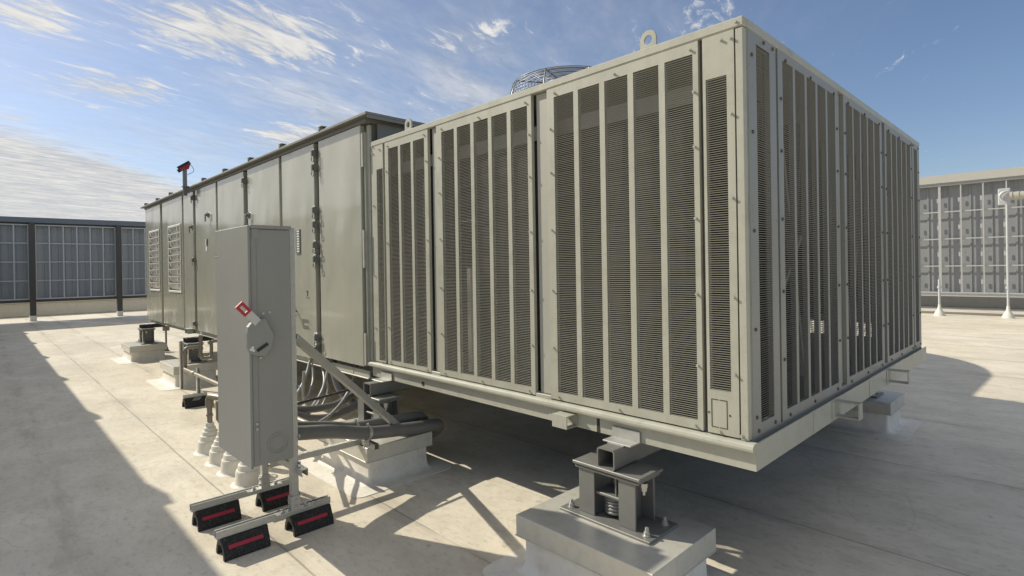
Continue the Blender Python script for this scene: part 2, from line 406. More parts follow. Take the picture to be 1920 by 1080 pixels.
# base rail
b = MB()
b.box(-3.22, .0, .68, .0295, .012, .772)
pr = [(-.032,.768),(-.036,.774),(-.038,.784),(-.035,.796),(-.026,.803),(-.012,.806),(.0125,.806),(.0125,.768)]
b.prism(pr, 0, -3.27, .031)
b.box(.026, .0125, .68, .032, WY+.03, .803, .002)
b.box(.0, .0125, .772, .0255, WY+.02, .783)
b.box(-3.2, WY, .68, .0, WY+.02, .80)
b.box(-3.2, .013, .68, .025, .12, .687); b.box(-.1, .121, .68, .0255, WY, .687)
for x in (-.842, -2.98): b.box(x, -.004, .681, x+.012, -.0005, .767)
for y in (.75, 1.9): b.box(.0322, y, .683, .0345, y+.03, .79)
rail = b.build('base_rail', M['rail'], cu)
b = MB(); b.box(-.829, -.0025, .68, -.812, -.0002, .768); b.build('rail_joint_gap', M['dark'], cu)
b = MB(); b.lathe([(.0001,-.002),(.017,-.002),(.017,.003)], (-2.475,-.001,.715), 18, False, 1)
b.build('rail_hole', M['dark'], cu)
def hollow(b, axis, a0, a1, u0, u1, v0, v1, t):
    """square tube along axis; (u,v) are the other two axes in order"""
    def bx(p0,p1,q0,q1):
        l = [p0,q0]; h = [p1,q1]; l.insert(axis,a0); h.insert(axis,a1); b.box(*l,*h)
    bx(u0,u1,v0,v0+t); bx(u0,u1,v1-t,v1); bx(u0,u0+t,v0+t,v1-t); bx(u1-t,u1,v0+t,v1-t)
b = MB(); hollow(b, 0, -1.072, -.965, -.102, -.001, .686, .758, .006); b.box(-1.18,-.0065,.682,-1.0725,-.001,.762); b.build('lifting_bracket', M['rail'], cu)
for y0 in (1.13, 2.44):
    b = MB(); hollow(b, 1, y0, y0+.07, .0325, .155, .700, .792, .006); b.box(.0325, y0-.06, .69, .036, y0-.001, .795); b.build('lifting_bracket', M['rail'], cu)
# lifting lugs on the roof edge
for x in (-2.68, -.50):
    b = MB(); n = 14; pts = []; r0 = .036
    out = [(-.044,0)] + [(-.044, .055)] + [(-.044*math.cos(a), .062+.044*math.sin(a)) for a in [math.pi*k/10 for k in range(1,10)]] + [(.044,.055),(.044,0)]
    # plate with a round hole: build as ring quads
    ho = [(.024*math.cos(math.pi*2*k/16), .058+.024*math.sin(math.pi*2*k/16)) for k in range(16)]
    ou = []
    for k in range(16):
        a = math.pi*2*k/16; c_, s_ = math.cos(a), math.sin(a); rr = .046
        if s_ >= -.01: ou.append((rr*c_, .062+rr*s_))
        else:
            f = min(.062/abs(s_), .046/max(abs(c_), 1e-3)); ou.append((f*c_, .062+f*s_))
    vs = []
    for y in (.04, .052):
        vs += [(x+u, y, 2.7065+v) for u, v in ho] + [(x+u, y, 2.7065+v) for u, v in ou]
    fs = []
    for k in range(16):
        j = (k+1) % 16
        fs += [(k, 16+k, 16+j, j), (32+j, 48+j, 48+k, 32+k), (16+k, 48+k, 48+j, 16+j), (j, 32+j, 32+k, k)]
    b.add(vs, fs); b.build('lifting_lug', M['paint'], cu)
# fans with wire guards
def fan(cx, cy, r=.385, zt=2.955):
    b = MB(); b.lathe([(r+.05,2.6985),(r+.05,2.72),(r+.01,2.735),(r,2.80),(r-.01,2.80),(r,2.735),(r+.02,2.70)], (cx,cy,0), 40)
    ring = b.build('fan_ring', mat('fan_ring_white', (.68,.67,.62), .4) if 'fan_ring_white' not in bpy.data.materials else bpy.data.materials['fan_ring_white'], cu)
    b = MB()
    def circ(rad, z, w=.0028): b.tube([(cx+rad*math.cos(a), cy+rad*math.sin(a), z) for a in [2*math.pi*k/48 for k in range(49)]], w, 6, False)
    for k in range(1, 16): circ(r*(.1+.06*k), zt if k < 15 else zt-.008)
    for k in range(8): circ(r+.006+.007*k, zt-.025-.024*k)
    for k in range(8):
        a = 2*math.pi*k/8+.35; c_, s_ = math.cos(a), math.sin(a)
        b.tube([(cx+c_*.04, cy+s_*.04, zt-.004),(cx+c_*r, cy+s_*r, zt-.014),(cx+c_*(r+.03), cy+s_*(r+.03), zt-.1),(cx+c_*(r+.06), cy+s_*(r+.06), 2.74)], .0055, 6)
    b.build('fan_guard', M['wire'], cu)
    b = MB(); b.lathe([(.0001,2.80),(.09,2.80),(.10,2.72)], (cx,cy,0), 20)
    for k in range(4):
        a = math.pi*k/2; c_, s_ = math.cos(a), math.sin(a)
        b.add([(cx+c_*.09-s_*.06, cy+s_*.09+c_*.06, 2.79),(cx+c_*.09+s_*.06, cy+s_*.09-c_*.06, 2.74),(cx+c_*r*.95+s_*.10, cy+s_*r*.95-c_*.10, 2.75),(cx+c_*r*.95-s_*.12, cy+s_*r*.95+c_*.12, 2.78)], [(0,1,2,3)])
    b.build('fan_blade', M['dark'], cu)
fan(-1.585, .685); fan(-1.585, 2.9)

# ------------------------------------------------------------------ air handler
ah = thing('air_handler', (-7.5, 2.1, .65), 'long beige air handler with hinged doors, joined behind the louvered condenser', 'air handler')
YD, YW = -.05, 4.28
DO = [(-11.777,-10.564),(-10.404,-9.080),(-8.984,-8.440),(-8.305,-7.306),(-7.224,-6.200),(-6.055,-5.070),(-4.997,-4.201),(-4.096,-3.285)]
b = MB()
b.box(-11.78, .0, .755, -3.22, YW, 2.885)
b.box(-3.2195, .02, .755, -3.195, YW, 2.885)
for x in (-4.145, -6.13, -8.37): b.box(x-.012, -.018, .77, x+.012, -.0005, 2.87)
b.box(-11.78, -.052, .72, -11.70, -.001, .752); b.box(-10.55, -.035, .705, -10.35, -.001, .735)
b.build('casing', M['casing'], ah)
b = MB(); b.box(-3.262, -.03, .80, -3.24, -.001, 2.80); b.box(-3.2395, -.012, .76, -3.196, .015, 2.86, .003)
for z0, z1 in ((.77,1.05),(1.62,1.95),(2.50,2.80)): b.box(-3.281, -.046, z0, -3.255, -.0305, z1)
b.build('end_post', M['paint'], ah)
doors = []
for i, (x0, x1) in enumerate(DO):
    b = MB()
    if i < 2:
        vx0, vx1, vz0, vz1 = ((-11.40,-10.66,1.305,2.385), (-9.93,-9.18,1.305,2.385))[i]
        for a in ((x0,.70,x1,vz0),(x0,vz1,x1,2.868),(x0,vz0,vx0,vz1),(vx1,vz0,x1,vz1)): b.box(a[0], YD, a[1], a[2], -.001, a[3])
    else: b.box(x0, YD, .715 if i < 7 else .757, x1, -.001, 2.868, .004)
    d = b.build('access_door', M['door'], ah); doors.append(d)
    if i < 2:
        b = MB(); w = .035
        for a in ((vx0-w,vz0-w,vx1+w,vz0),(vx0-w,vz1,vx1+w,vz1+w),(vx0-w,vz0,vx0,vz1),(vx1,vz0,vx1+w,vz1)): b.box(a[0], YD-.014, a[1], a[2], YD-.0005, a[3], .004)
        for k in range(9):
            z = vz0 + .02 + k*.12
            pr = [(YD+.030, z), (YD-.010, z+.100), (YD-.014, z+.095), (YD+.026, z-.004)]
            b.prism([(p, q) for p, q in pr], 0, vx0+.002, vx1-.002)
            b.box(vx0+.003, YD-.024, z+.098, vx1-.003, YD-.012, z+.112)
            for xx in (vx0+.13, vx1-.18): b.box(xx, YD-.018, z+.02, xx+.03, YD-.006, z+.095)
        b.build('vent_louver', mat('vent_aluminium', (.66,.64,.58), .45, .15, .08, 6) if i == 0 else bpy.data.materials['vent_aluminium'], d)
def latch(d, x, z, s=.75):
    b = MB()
    b.box(x-.018*s, -.078, z-.06*s, x+.018*s, -.02, z+.06*s, .004); b.box(x-.05*s, -.084, z+.028*s, x+.05*s, -.0535, z+.05*s, .003)
    b.box(x-.01*s, -.10, z-.05*s, x+.012*s, -.079, z+.03*s, .003)
    b.tube([(x+.02+.035*math.sin(a)*s, -.095, z-.09*s+.035*math.cos(a)*s) for a in [2*math.pi*k/14 for k in range(15)]], .006*s, 6, False)
    b.build('latch', M['steel'], d)
for z in (2.76, 2.62, 2.20, 2.06, 1.86, 1.72, .95, .84): latch(doors[6], -4.15, z)
for z in (2.74,): latch(doors[4], -6.12, z)
for z in (2.76, 1.80, .82): latch(doors[2], -8.37, z, .7)
for d_, x, z in ((doors[4], -6.02, 2.30), (doors[3], -7.66, 2.44), (doors[2], -8.50, 2.32)):
    b = MB(); b.lathe([(.0001,-.035),(.022,-.035),(.022,-.012),(.04,-.012),(.04,.001)], (x, YD, z), 14, False, 1); b.box(x-.02,YD-.05,z-.10,x+.02,YD-.036,z+.01,.004); b.build('latch', M['steel'], d_)
b = MB()   # roof with folded drip edge
b.box(-11.89, -.115, 2.906, -3.07, YW+.08, 2.932, .004); b.box(-3.076, -.1, 2.880, -3.07, YW+.08, 2.9055)
b.box(-11.8, -.06, 2.87, -3.17, YW, 2.9045)
b.box(-3.17, .05, 2.72, -3.15, YW, 2.8695); b.box(-3.194, .03, 1.5, -3.17, YW, 2.719); b.box(-3.169, .03, 1.5, -3.155, .07, 2.719); b.box(-3.169, .30, 1.5, -3.155, .34, 2.719)
b.build('roof', mat('roof_edge_paint', (.20,.195,.17), .45, .1, .08, 3), ah)
for k in range(9):
    x = -11.49 + .944*k
    b = MB(); b.box(x-.016, -.12, 2.9325, x+.016, YW+.05, 2.965, .003); b.box(x-.016, -.12, 2.965, x+.06, -.06, 2.970); b.build('roof_seam', M['recess'], ah)
b = MB()   # base rail of the handler
b.box(-11.78, -.004, .648, -3.2705, .012, .712); b.box(-11.78, -.018, .640, -3.2705, -.0045, .652, .003); b.box(-11.78, .0125, .648, -3.22, .12, .656)
b.box(-11.8, YW-.02, .648, -3.22, YW, .754); b.box(-11.79, .0125, .648, -11.70, YW-.021, .752); b.box(-11.69, .13, .70, -3.23, YW-.03, .752)
for x in (-5.2, -3.6): b.box(x, -.0075, .654, x+.05, -.0045, .712)
b.build('base_rail', M['rail'], ah)
b = MB(); hollow(b, 1, -.11, -.019, -8.78, -8.62, .640, .720, .008); b.box(-8.772,-.03,.648,-8.628,-.025,.712); b.build('lifting_bracket', M['rail'], ah)
b = MB(); b.box(-7.80, YD-.006, 1.99, -7.77, YD-.001, 2.09); b.box(-7.795, YD-.006, 1.915, -7.735, YD-.001, 1.985); b.build('warning_sticker', M['white'], doors[3])
b = MB(); 
for z in (2.06, 2.025, 1.995): b.box(-7.768, YD-.006, z, -7.71, YD-.001, z+.03)
b.build('warning_sticker_text', M['steeld'], doors[3])
b = MB(); b.box(-4.64, YD-.010, 1.78, -4.54, YD-.001, 2.04, .002); b.build('nameplate', M['steel'], doors[6])
b = MB()
for k in range(9): b.box(-4.60, YD-.0125, 1.80+k*.026, -4.545, YD-.0103, 1.814+k*.026)
b.build('nameplate_text', M['white'], doors[6])
b = MB()
for z in (1.21, 1.145): b.tube([(-4.66,YD-.07,z),(-4.53,YD-.07,z)], .010, 8)
b.tube([(-4.66,YD-.07,1.21),(-4.66,YD-.07,1.145)], .010, 8); b.tube([(-4.66,YD-.07,1.18),(-4.66,YD,1.18)], .009, 8)
b.build('door_handle', M['black'], doors[6])
b = MB()
for p_ in ([(-4.41,1.385),(-4.395,1.40),(-4.38,1.39),(-4.385,1.37),(-4.40,1.345)], [(-4.42,1.33),(-4.405,1.322)], [(-4.372,1.335),(-4.355,1.32)]):
    b.tube([(x, YD-.002, z) for x, z in p_], .0032, 6)
b.build('ink_mark', M['dark'], doors[6])

# ------------------------------------------------------------------ curbs, spring isolators, support beams
PIERS = {}
def curb(x0, y0, label, seamx=None):
    x1, y1 = x0+.815, y0+.59
    t = thing('equipment_curb', ((x0+x1)/2, (y0+y1)/2, 0), label, 'curb', 'metal capped roof curbs under the units')
    b = MB(); i = .03
    prof = [(.055,.0045),(.028,.010),(.012,.022),(.004,.05),(.0,.10),(.0,.20)]
    rings = []
    for o_, z in prof:
        r_ = []; X0, X1, Y0, Y1 = x0+i-o_, x1-i+o_, y0+i-o_, y1-i+o_; rad = .02+o_*.8
        for cx, cy, a0 in ((X1-rad, Y0+rad, -90), (X1-rad, Y1-rad, 0), (X0+rad, Y1-rad, 90), (X0+rad, Y0+rad, 180)):
            for k in range(5): a = R(a0+22.5*k); r_.append((cx+rad*math.cos(a), cy+rad*math.sin(a), z))
        rings.append(r_)
    n = len(rings[0])
    b.add([v for r_ in rings for v in r_], [(j*n+k, j*n+(k+1)%n, (j+1)*n+(k+1)%n, (j+1)*n+k) for j in range(len(rings)-1) for k in range(n)], True)
    b.build('curb_wall', M['memb'], t)
    b = MB(); pts = []
    X0, X1, Y0, Y1, rad = x0-.13, x1+.13, y0-.17, y1+.13, .08
    for cx, cy, a0 in ((X1-rad, Y0+rad, -90), (X1-rad, Y1-rad, 0), (X0+rad, Y1-rad, 90), (X0+rad, Y0+rad, 180)):
        for k in range(6): a = R(a0+18*k); pts.append((cx+rad*math.cos(a), cy+rad*math.sin(a)))
    b.prism(pts, 2, .0005, .0042); b.build('flashing_skirt', M['memb'], t)
    b = MB(); b.box(x0, y0, .181, x1, y1, .29, .0025); b.box(x0-.004, y0-.004, .179, x1+.004, y1+.004, .1845, .001)
    b.box(x1+.0002, y0+.2, .188, x1+.0016, y0+.202, .288); b.build('curb_cap', M['capm'], t)
    return t
def isolator(x0, y0, label):
    """base corner x0,y0 = low corner of the base plate"""
    t = thing('spring_isolator', (x0+.275, y0+.135, .29), label, 'spring isolator', 'spring isolators on the roof curbs')
    z = .2903
    b = MB(); b.box(x0, y0, z, x0+.55, y0+.268, z+.013, .002); b.build('base_plate', M['steel'], t)
    cx = x0+.275; yf, yb = y0+.045, y0+.225
    for xa, xb in ((x0+.100, x0+.200), (x0+.348, x0+.446)):
        b = MB(); b.box(xa, yf, z+.0135, xb, yf+.010, .535, .002); b.box(xa, yb-.010, z+.0135, xb, yb, .535, .002)
        xw = xa+.012 if xa > cx else xb-.022; b.box(xw, yf+.0102, z+.0135, xw+.010, yb-.0102, .535)
        b.build('housing', M['steel'], t)
    b = MB(); b.box(x0+.085, yf-.012, .5353, x0+.470, yb+.012, .549, .003); b.box(x0+.088, yf, .5492, x0+.467, yb, .555); b.box(x0+.075, yf-.022, .5552, x0+.484, yb+.018, .572, .003); b.build('top_plate', M['steel'], t)
    b = MB(); b.box(x0+.203, yf+.012, .418, x0+.345, yb-.012, .432, .002); b.tube([(cx,(yf+yb)/2,.433),(cx,(yf+yb)/2,.5345)], .009, 10); b.tube([(cx+.04,yf+.03,.433),(cx+.04,yf+.03,.5345)], .006, 8)
    b.build('spring_plate', M['steel'], t)
    b = MB(); pts = []
    for k in range(5*18+1):
        a = 2*math.pi*k/18; pts.append((cx+.052*math.cos(a), (yf+yb)/2+.052*math.sin(a), z+.026+.088*k/(5*18)))
    b.tube(pts, .0095, 8); b.build('spring', M['steel'], t)
    for bx, by in ((x0+.045,y0+.05),(x0+.505,y0+.05),(x0+.505,y0+.215),(x0+.045,y0+.215)):
        b = MB(); b.lathe([(.022,z+.0132),(.022,z+.017),(.0155,z+.017),(.0155,z+.032),(.009,z+.034),(.009,z+.052),(.0001,z+.054)], (bx,by,0), 8, False); b.build('anchor_bolt', M['bolt'], t)
    b = MB(); b.lathe([(.0001,.475),(.008,.475),(.008,.495),(.016,.495),(.016,.512),(.02,.512),(.02,.534)], (x0+.463, yf+.05, 0), 8, False); b.build('stop_bolt', M['bolt'], t)
    return t
xs = [(-1.05,'front'), (-3.40,'conduit'), (-8.475,'drain'), (-11.535,'far')]
NEARL = {'front':'metal capped white curb in the foreground under the near corner of the louvered condenser',
         'conduit':'metal capped white curb behind the grey disconnect box, beneath the big conduits',
         'drain':'metal capped white curb behind the drain pipe under the air handler',
         'far':'metal capped white curb farthest left, at the end of the air handler'}
FARL = {'front':'metal capped curb at right under the far side of the louvered condenser',
        'conduit':'dark curb in shadow under the far side between condenser and air handler',
        'drain':'shaded curb under the far side of the air handler, behind the drain pipe',
        'far':'shaded curb under the far end of the air handler, on its far side'}
ISOL = {'front':'steel spring isolator with open coil on the foreground curb',
        'conduit':'steel spring isolator behind the diagonal brace and conduits',
        'drain':'dark steel spring isolator behind the drain pipe trap',
        'far':'dark steel spring isolator on the leftmost curb'}
ISOF = {'front':'spring isolator on the right hand curb, half hidden by the base rail',
        'conduit':'shaded spring isolator on the far curb between the two units',
        'drain':'shaded spring isolator on the far curb beyond the drain pipe',
        'far':'shaded spring isolator on the far curb at the end of the air handler'}
BEAM = {'front':'square steel tube with open end resting on the foreground spring isolator',
        'conduit':'square steel tube on the isolator behind the diagonal brace',
        'drain':'dark square steel tube above the isolator behind the drain pipe',
        'far':'dark square steel tube above the leftmost isolator'}
for x0, k in xs:
    dy = 0 if k in ('front','conduit') else -.10
    curb(x0, -.43+dy, NEARL[k]); curb(x0+.05, 3.60, FARL[k])
    isolator(x0+.126, -.222+dy, ISOL[k]); isolator(x0+.176, 3.755, ISOF[k])
    cx = x0+.126+.275+.012
    zt = .676 if k in ('front','conduit') else .644
    t = thing('support_beam', (cx, 1.9, .573), BEAM[k], 'beam', 'square tube beams under the units')
    b = MB(); y0, y1 = -.195+dy, 4.02; w = .053; tt = .007; rr = .014
    def rsq(h, r, zc, hz):
        p = []
        for sx, sz, a0 in ((1,-1,-90),(1,1,0),(-1,1,90),(-1,-1,180)):
            for q in range(4): a = R(a0+30*q); p.append((cx+sx*(h-r)+r*math.cos(a), zc+sz*(hz-r)+r*math.sin(a)))
        return p
    zc, hz = (.5725+zt)/2, (zt-.5725)/2
    o_, i_ = rsq(w, rr, zc, hz), rsq(w-tt, rr-.005, zc, hz-tt); n = len(o_)
    vs = [(p[0], y, p[1]) for y in (y0, y1) for l in (o_, i_) for p in l]; fs = []
    for q in range(n):
        j = (q+1) % n
        fs += [(q, 2*n+q, 2*n+j, j), (n+j, 3*n+j, 3*n+q, n+q), (q, j, n+j, n+q), (2*n+j, 2*n+q, 3*n+q, 3*n+j)]
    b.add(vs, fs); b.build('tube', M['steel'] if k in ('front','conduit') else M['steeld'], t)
    if k in ('front','conduit'):
        b = MB(); b.box(cx-.085, -.013, .6785, cx+.085, -.005, .738, .001); b.box(cx-.085, -.10, .6775, cx+.085, -.0132, .6845, .001)
        for q in range(9): b.lathe([(.007,0),(.005,.004),(.0001,.005)], (cx-.045+q*.011, -.101, .6765), 8, False)
        b.build('angle_bracket', M['galv'], t)

# ------------------------------------------------------------------ disconnect box and its stand
db = thing('disconnect_switch', (-2.48, -1.25, .49), 'tall grey electrical disconnect box with red handled lever', 'electrical box')
b = MB()
b.box(-2.765, -1.368, .492, -2.204, -1.1375, 1.846, .004); b.build('enclosure', M['grey'], db)
b = MB(); b.box(-2.775, -1.383, .486, -2.195, -1.3685, 1.8645, .003); b.box(-2.775, -1.3683, 1.8465, -2.193, -1.134, 1.867, .003); b.box(-2.2035, -1.36, 1.79, -2.2, -1.32, 1.845); b.build('door', M['grey'], db)
b = MB(); b.box(-2.2037, -1.334, .52, -2.2015, -1.331, 1.835); 
def ringx(x, y, z, r, w):  # raised ring on the +x face
    vs = []; n = 36
    for rr_, xx in ((r, x), (r, x+.0025), (r-w, x+.0025), (r-w, x)):
        vs += [(xx, y+rr_*math.cos(2*math.pi*k/n), z+rr_*math.sin(2*math.pi*k/n)) for k in range(n)]
    b.add(vs, [(j*n+k, j*n+(k+1)%n, (j+1)*n+(k+1)%n, (j+1)*n+k) for j in range(3) for k in range(n)])
ringx(-2.2037, -1.228, .60, .062, .006); ringx(-2.2037, -1.228, .60, .045, .005); b.build('knockout', M['grey'], db)
b = MB()
for y, z in ((-1.345,.735),(-1.345,.705),(-1.33,1.335),(-1.30,1.36),(-1.265,1.365),(-1.32,1.11)): b.lathe([(.009,0),(.009,.004),(.006,.007),(.0001,.008)], (-2.2037,y,z), 12, False, 0)
b.lathe([(.0001,-.005),(.004,-.005),(.004,.001)], (-2.755,-1.3835,1.72), 8, False, 1); b.lathe([(.0001,-.005),(.004,-.005),(.004,.001)], (-2.755,-1.3835,1.70), 8, False, 1)
b.build('screw', M['bolt'], db)
hp = [(-1.404,1.255),(-1.398,1.292),(-1.378,1.318),(-1.345,1.328),(-1.300,1.338),(-1.249,1.232),(-1.268,1.165),(-1.298,1.118),(-1.345,1.125),(-1.385,1.140),(-1.402,1.19)]
b = MB(); b.prism([(y, z) for y, z in hp], 0, -2.2035, -2.165)
plate = b.build('handle_plate', M['handle'], db, bevel=.006)
b = MB(); b.bar((-2.164,-1.352,1.155),(-2.164,-1.293,1.190), .016, .012, (1,0,0)); b.build('latch_slot', M['dark'], plate)
b = MB()
for y, z in ((-1.385,1.166),(-1.372,1.16),(-1.376,1.176)): b.lathe([(.0001,.004),(.008,.003),(.008,0)][::-1], (-2.165,y,z), 10, False, 0)
b.build('rivet', M['white'], plate)
ld = Vector((0,-.68,.73)).normalized(); ln = Vector((0,.73,.68)).normalized(); o_ = Vector((-2.150,-1.352,1.315))
b = MB(); b.bar(o_, o_+ld*.075, .045, .014, (1,0,0)); b.build('lever', M['bolt'], db)
b = MB()
c_ = o_ + ld*.075; L_, W_ = .072, .048
for p0, p1, w in ((c_+ln*(W_/2-.007), c_+ln*(W_/2-.007)+ld*L_, .014),(c_-ln*(W_/2-.007), c_-ln*(W_/2-.007)+ld*L_, .014)): b.bar(p0, p1, w, .018, (1,0,0))
for q in (.007, L_-.007): b.bar(c_+ld*q-ln*(W_/2-.0141), c_+ld*q+ln*(W_/2-.0141), .014, .018, (1,0,0))
b.build('red_grip', M['red'], db)

st = thing('strut_stand', (-2.5, -1.15, .11), 'galvanized strut stand with two posts carrying the grey disconnect box', 'strut stand')
b = MB(); b.strut((-2.31,-1.545,.134), (-2.31,-.868,.134), (0,0,1)); b.build('base_strut', M['galv'], st)
b = MB(); b.strut((-2.80,-1.545,.134), (-2.80,-.868,.134), (0,0,1)); b.build('base_strut', M['galv'], st)
b = MB(); b.strut((-2.262,-1.1145,.156), (-2.262,-1.1145,1.862), (0,1,0)); b.build('post', M['galv'], st)
b = MB(); b.strut((-2.74,-1.1145,.156), (-2.74,-1.1145,1.862), (0,1,0)); b.build('post', M['galv'], st)
for x, px in ((-2.31,-2.262), (-2.80,-2.74)):
    for s_ in (-1, 1):
        b = MB(); y = -1.1145 + s_*.0225
        y0, y1 = (y-.006, y) if s_ < 0 else (y, y+.006)
        b.box(px-.022, y0, .1565, px+.022, y1, .245); yy = y - .09 if s_ < 0 else y+.006; b.box(px-.022, yy, .1565, px+.022, yy+.084, .1625)
        for z in (.185,.222): b.lathe([(.0001,-.008),(.009,-.008),(.009,.001)] if s_ < 0 else [(.009,-.001),(.009,.008),(.0001,.008)], (px, y0 if s_ < 0 else y1, z), 6, False, 1)
        b.lathe([(.012,.1626),(.012,.173),(.006,.173),(.006,.182),(.0001,.182)], (px, yy+.042, 0), 6, False); b.build('foot_bracket', M['bolt'], st)
    b = MB(); b.box(px+.0215, -1.137, .158, px+.026, -1.092, .247)
    for z in (.185,.222): b.lathe([(.009,-.001),(.009,.007),(.0001,.007)], (px+.026,-1.1145,z), 6, False, 0)
    b.build('foot_bracket', M['bolt'], st)
b = MB(); b.strut((-2.72,-1.09,.312), (-2.72,-.33,.312), (-1,0,0)); b.build('side_arm', M['galv'], st)
b = MB(); b.strut((-2.74,-1.09,.40), (-2.16,-1.09,.40), (0,0,-1)); b.build('cross_strut', M['galv'], st)
b = MB(); b.strut((-2.70,-.40,.313), (-2.50,-.40,.313), (0,0,1)); b.build('cross_strut', M['galv'], st)
b = MB(); b.strut((-2.285,-1.09,1.20), (-2.62,-.14,.385), (-1,-.35,0), .043); b.build('diagonal_brace', M['galv'], st)
b = MB(); b.tube([(-2.74,-1.08,.66),(-2.82,-.42,.69)], .010, 8); b.build('threaded_rod', M['steeld'], st)
b = MB()
for x, y, z in ((-2.238,-1.1145,1.2),(-2.238,-1.1145,.6),(-2.238,-1.1145,.44),(-2.238,-1.1145,.9)): b.lathe([(.010,-.001),(.010,.009),(.0001,.009)], (x, y+.022, z), 6, False, 1)
b.build('strut_nut', M['bolt'], st)

def rubber_block(cx, cy, label, name='rubber_support_block'):
    t = thing(name, (cx, cy, 0), label, 'support block', 'black rubber pipe support blocks')
    b = MB(); L = .126
    out = [(-.074,0.001),(-.074,.02),(-.066,.045),(-.030,.112),(.030,.112),(.066,.045),(.074,.02),(.074,.001)]
    inn = [(.052,.001),(.050,.02),(.036,.055),(.018,.068),(-.018,.068),(-.036,.055),(-.050,.02),(-.052,.001)]
    pr = out + inn; n = len(pr)
    vs = [(cx+p[0], cy+y, p[1]) for y in (-L, L) for p in pr]
    fs = [(i, (i+1)%n, n+(i+1)%n, n+i) for i in range(n)]
    for i in range(7):
        q = (i, i+1, n-2-i, n-1-i); fs += [q[::-1], tuple(k+n for k in q)]
    b.add(vs, fs); b.build('block', M['rubber'], t)
    return t
def stripe(t, cx, cy, sgn=1):
    b = MB(); 
    # lies on the sloping side facing +x
    p0, p1 = Vector((cx+.066,0,.045)), Vector((cx+.030,0,.112)); d = (p1-p0); nrm = Vector((d.z,0,-d.x)).normalized()
    a, c = p0+d*.18+nrm*.0015, p0+d*.45+nrm*.0015
    b.add([(a.x,cy-.098,a.z),(a.x,cy+.092,a.z),(c.x,cy+.092,c.z),(c.x,cy-.098,c.z)], [(0,1,2,3)])
    a, c = a-nrm*.0012, c-nrm*.0012
    b.build('red_stripe', M['red'], t)
for cx, cy, lab in ((-2.31,-1.395,'black rubber block with red stripe, nearest the camera'),
                    (-2.31,-1.000,'black rubber block with red stripe under the front right foot of the stand'),
                    (-2.80,-1.395,'black rubber block with red stripe at the left of the stand'),
                    (-2.80,-1.003,'black rubber block with red stripe at the back behind the front post')):
    stripe(rubber_block(cx, cy, lab), cx, cy)
PX = -6.30
t = rubber_block(PX, -.612, 'black rubber block with grey patch under the drain pipe')
b = MB(); p0, p1 = Vector((PX+.066,0,.045)), Vector((PX+.030,0,.112)); d = p1-p0; nr = Vector((d.z,0,-d.x)).normalized()
a, c = p0+d*.45+nr*.0015, p0+d*.95+nr*.0015
b.add([(a.x,-.66,a.z),(a.x,-.58,a.z),(c.x,-.545,c.z),(c.x,-.63,c.z)], [(0,1,2,3)]); b.build('grey_patch', M['steel'], t)

# ------------------------------------------------------------------ conduits
def conduit(name, pts, r, mt, label, group, bands=()):
    P = smooth(pts, 8); root = Vector(P[0])
    t = thing(name, tuple(root), label, 'conduit', group)
    b = MB(); b.tube(P, r, 14); b.build('jacket', mt, t)
    for (y, w) in bands:
        i = min(range(1, len(P)-1), key=lambda k: abs(P[k].y-y)); T = (P[i+1]-P[i-1]).normalized()
        b = MB(); b.tube([P[i]-T*w, P[i]+T*w], r+.004, 16, False); b.tube([P[i]+Vector((.0,0,-r)), P[i]+Vector((0,0,-r-.05))], .01, 8)
        b.tube([P[i]+Vector((0,0,r+.002)), P[i]+Vector((0,0,r+.022))], .009, 8); b.build('pipe_clamp', M['bolt'], t)
    return t
G1 = 'large grey flexible conduits between box and units'
conduit('flexible_conduit', [(-2.56,-1.22,.61),(-2.57,-1.08,.565),(-2.58,-.972,.523),(-2.58,-.716,.478),(-2.58,-.424,.405),(-2.58,-.10,.364),(-2.59,.17,.338),(-2.65,.27,.30),(-2.78,.33,.22),(-3.0,.4,.12)], .048, M['cond'], 'thickest grey conduit, lying foremost over the curb corner with a silver clamp', G1, ((-.43,.012),))
conduit('flexible_conduit', [(-2.68,-1.22,.62),(-2.69,-1.05,.565),(-2.70,-.921,.531),(-2.70,-.657,.476),(-2.70,-.488,.436),(-2.70,-.191,.42),(-2.71,.10,.40),(-2.78,.22,.34),(-2.95,.3,.2)], .038, M['cond'], 'thinner grey conduit running just behind the thickest one', G1, ((-.46,.010),))
conduit('flexible_conduit', [(-3.47,-.72,.44),(-3.5,-.622,.413),(-3.51,-.573,.394),(-3.52,-.438,.335),(-3.53,-.271,.308),(-3.54,-.139,.319),(-3.56,.02,.36),(-3.62,.3,.5)], .036, M['cond'], 'thick grey conduit lying behind the cable loops, lower of two', G1)
conduit('flexible_conduit', [(-3.54,-.72,.45),(-3.56,-.597,.431),(-3.588,-.539,.419),(-3.616,-.393,.39),(-3.644,-.256,.375),(-3.672,-.10,.378),(-3.72,.15,.45)], .032, M['cond'], 'thick grey conduit behind the cable loops, upper of two', G1)
conduit('flexible_conduit', [(-4.04,.04,.72),(-4.0,.03,.621),(-3.938,.034,.499),(-3.875,.056,.41),(-3.812,.096,.344),(-3.72,.16,.27),(-3.5,.4,.15)], .040, M['cond'], 'thick grey conduit dropping from the air handler beside the isolator', G1)
G2 = 'thin light grey cable loops hanging under the air handler'
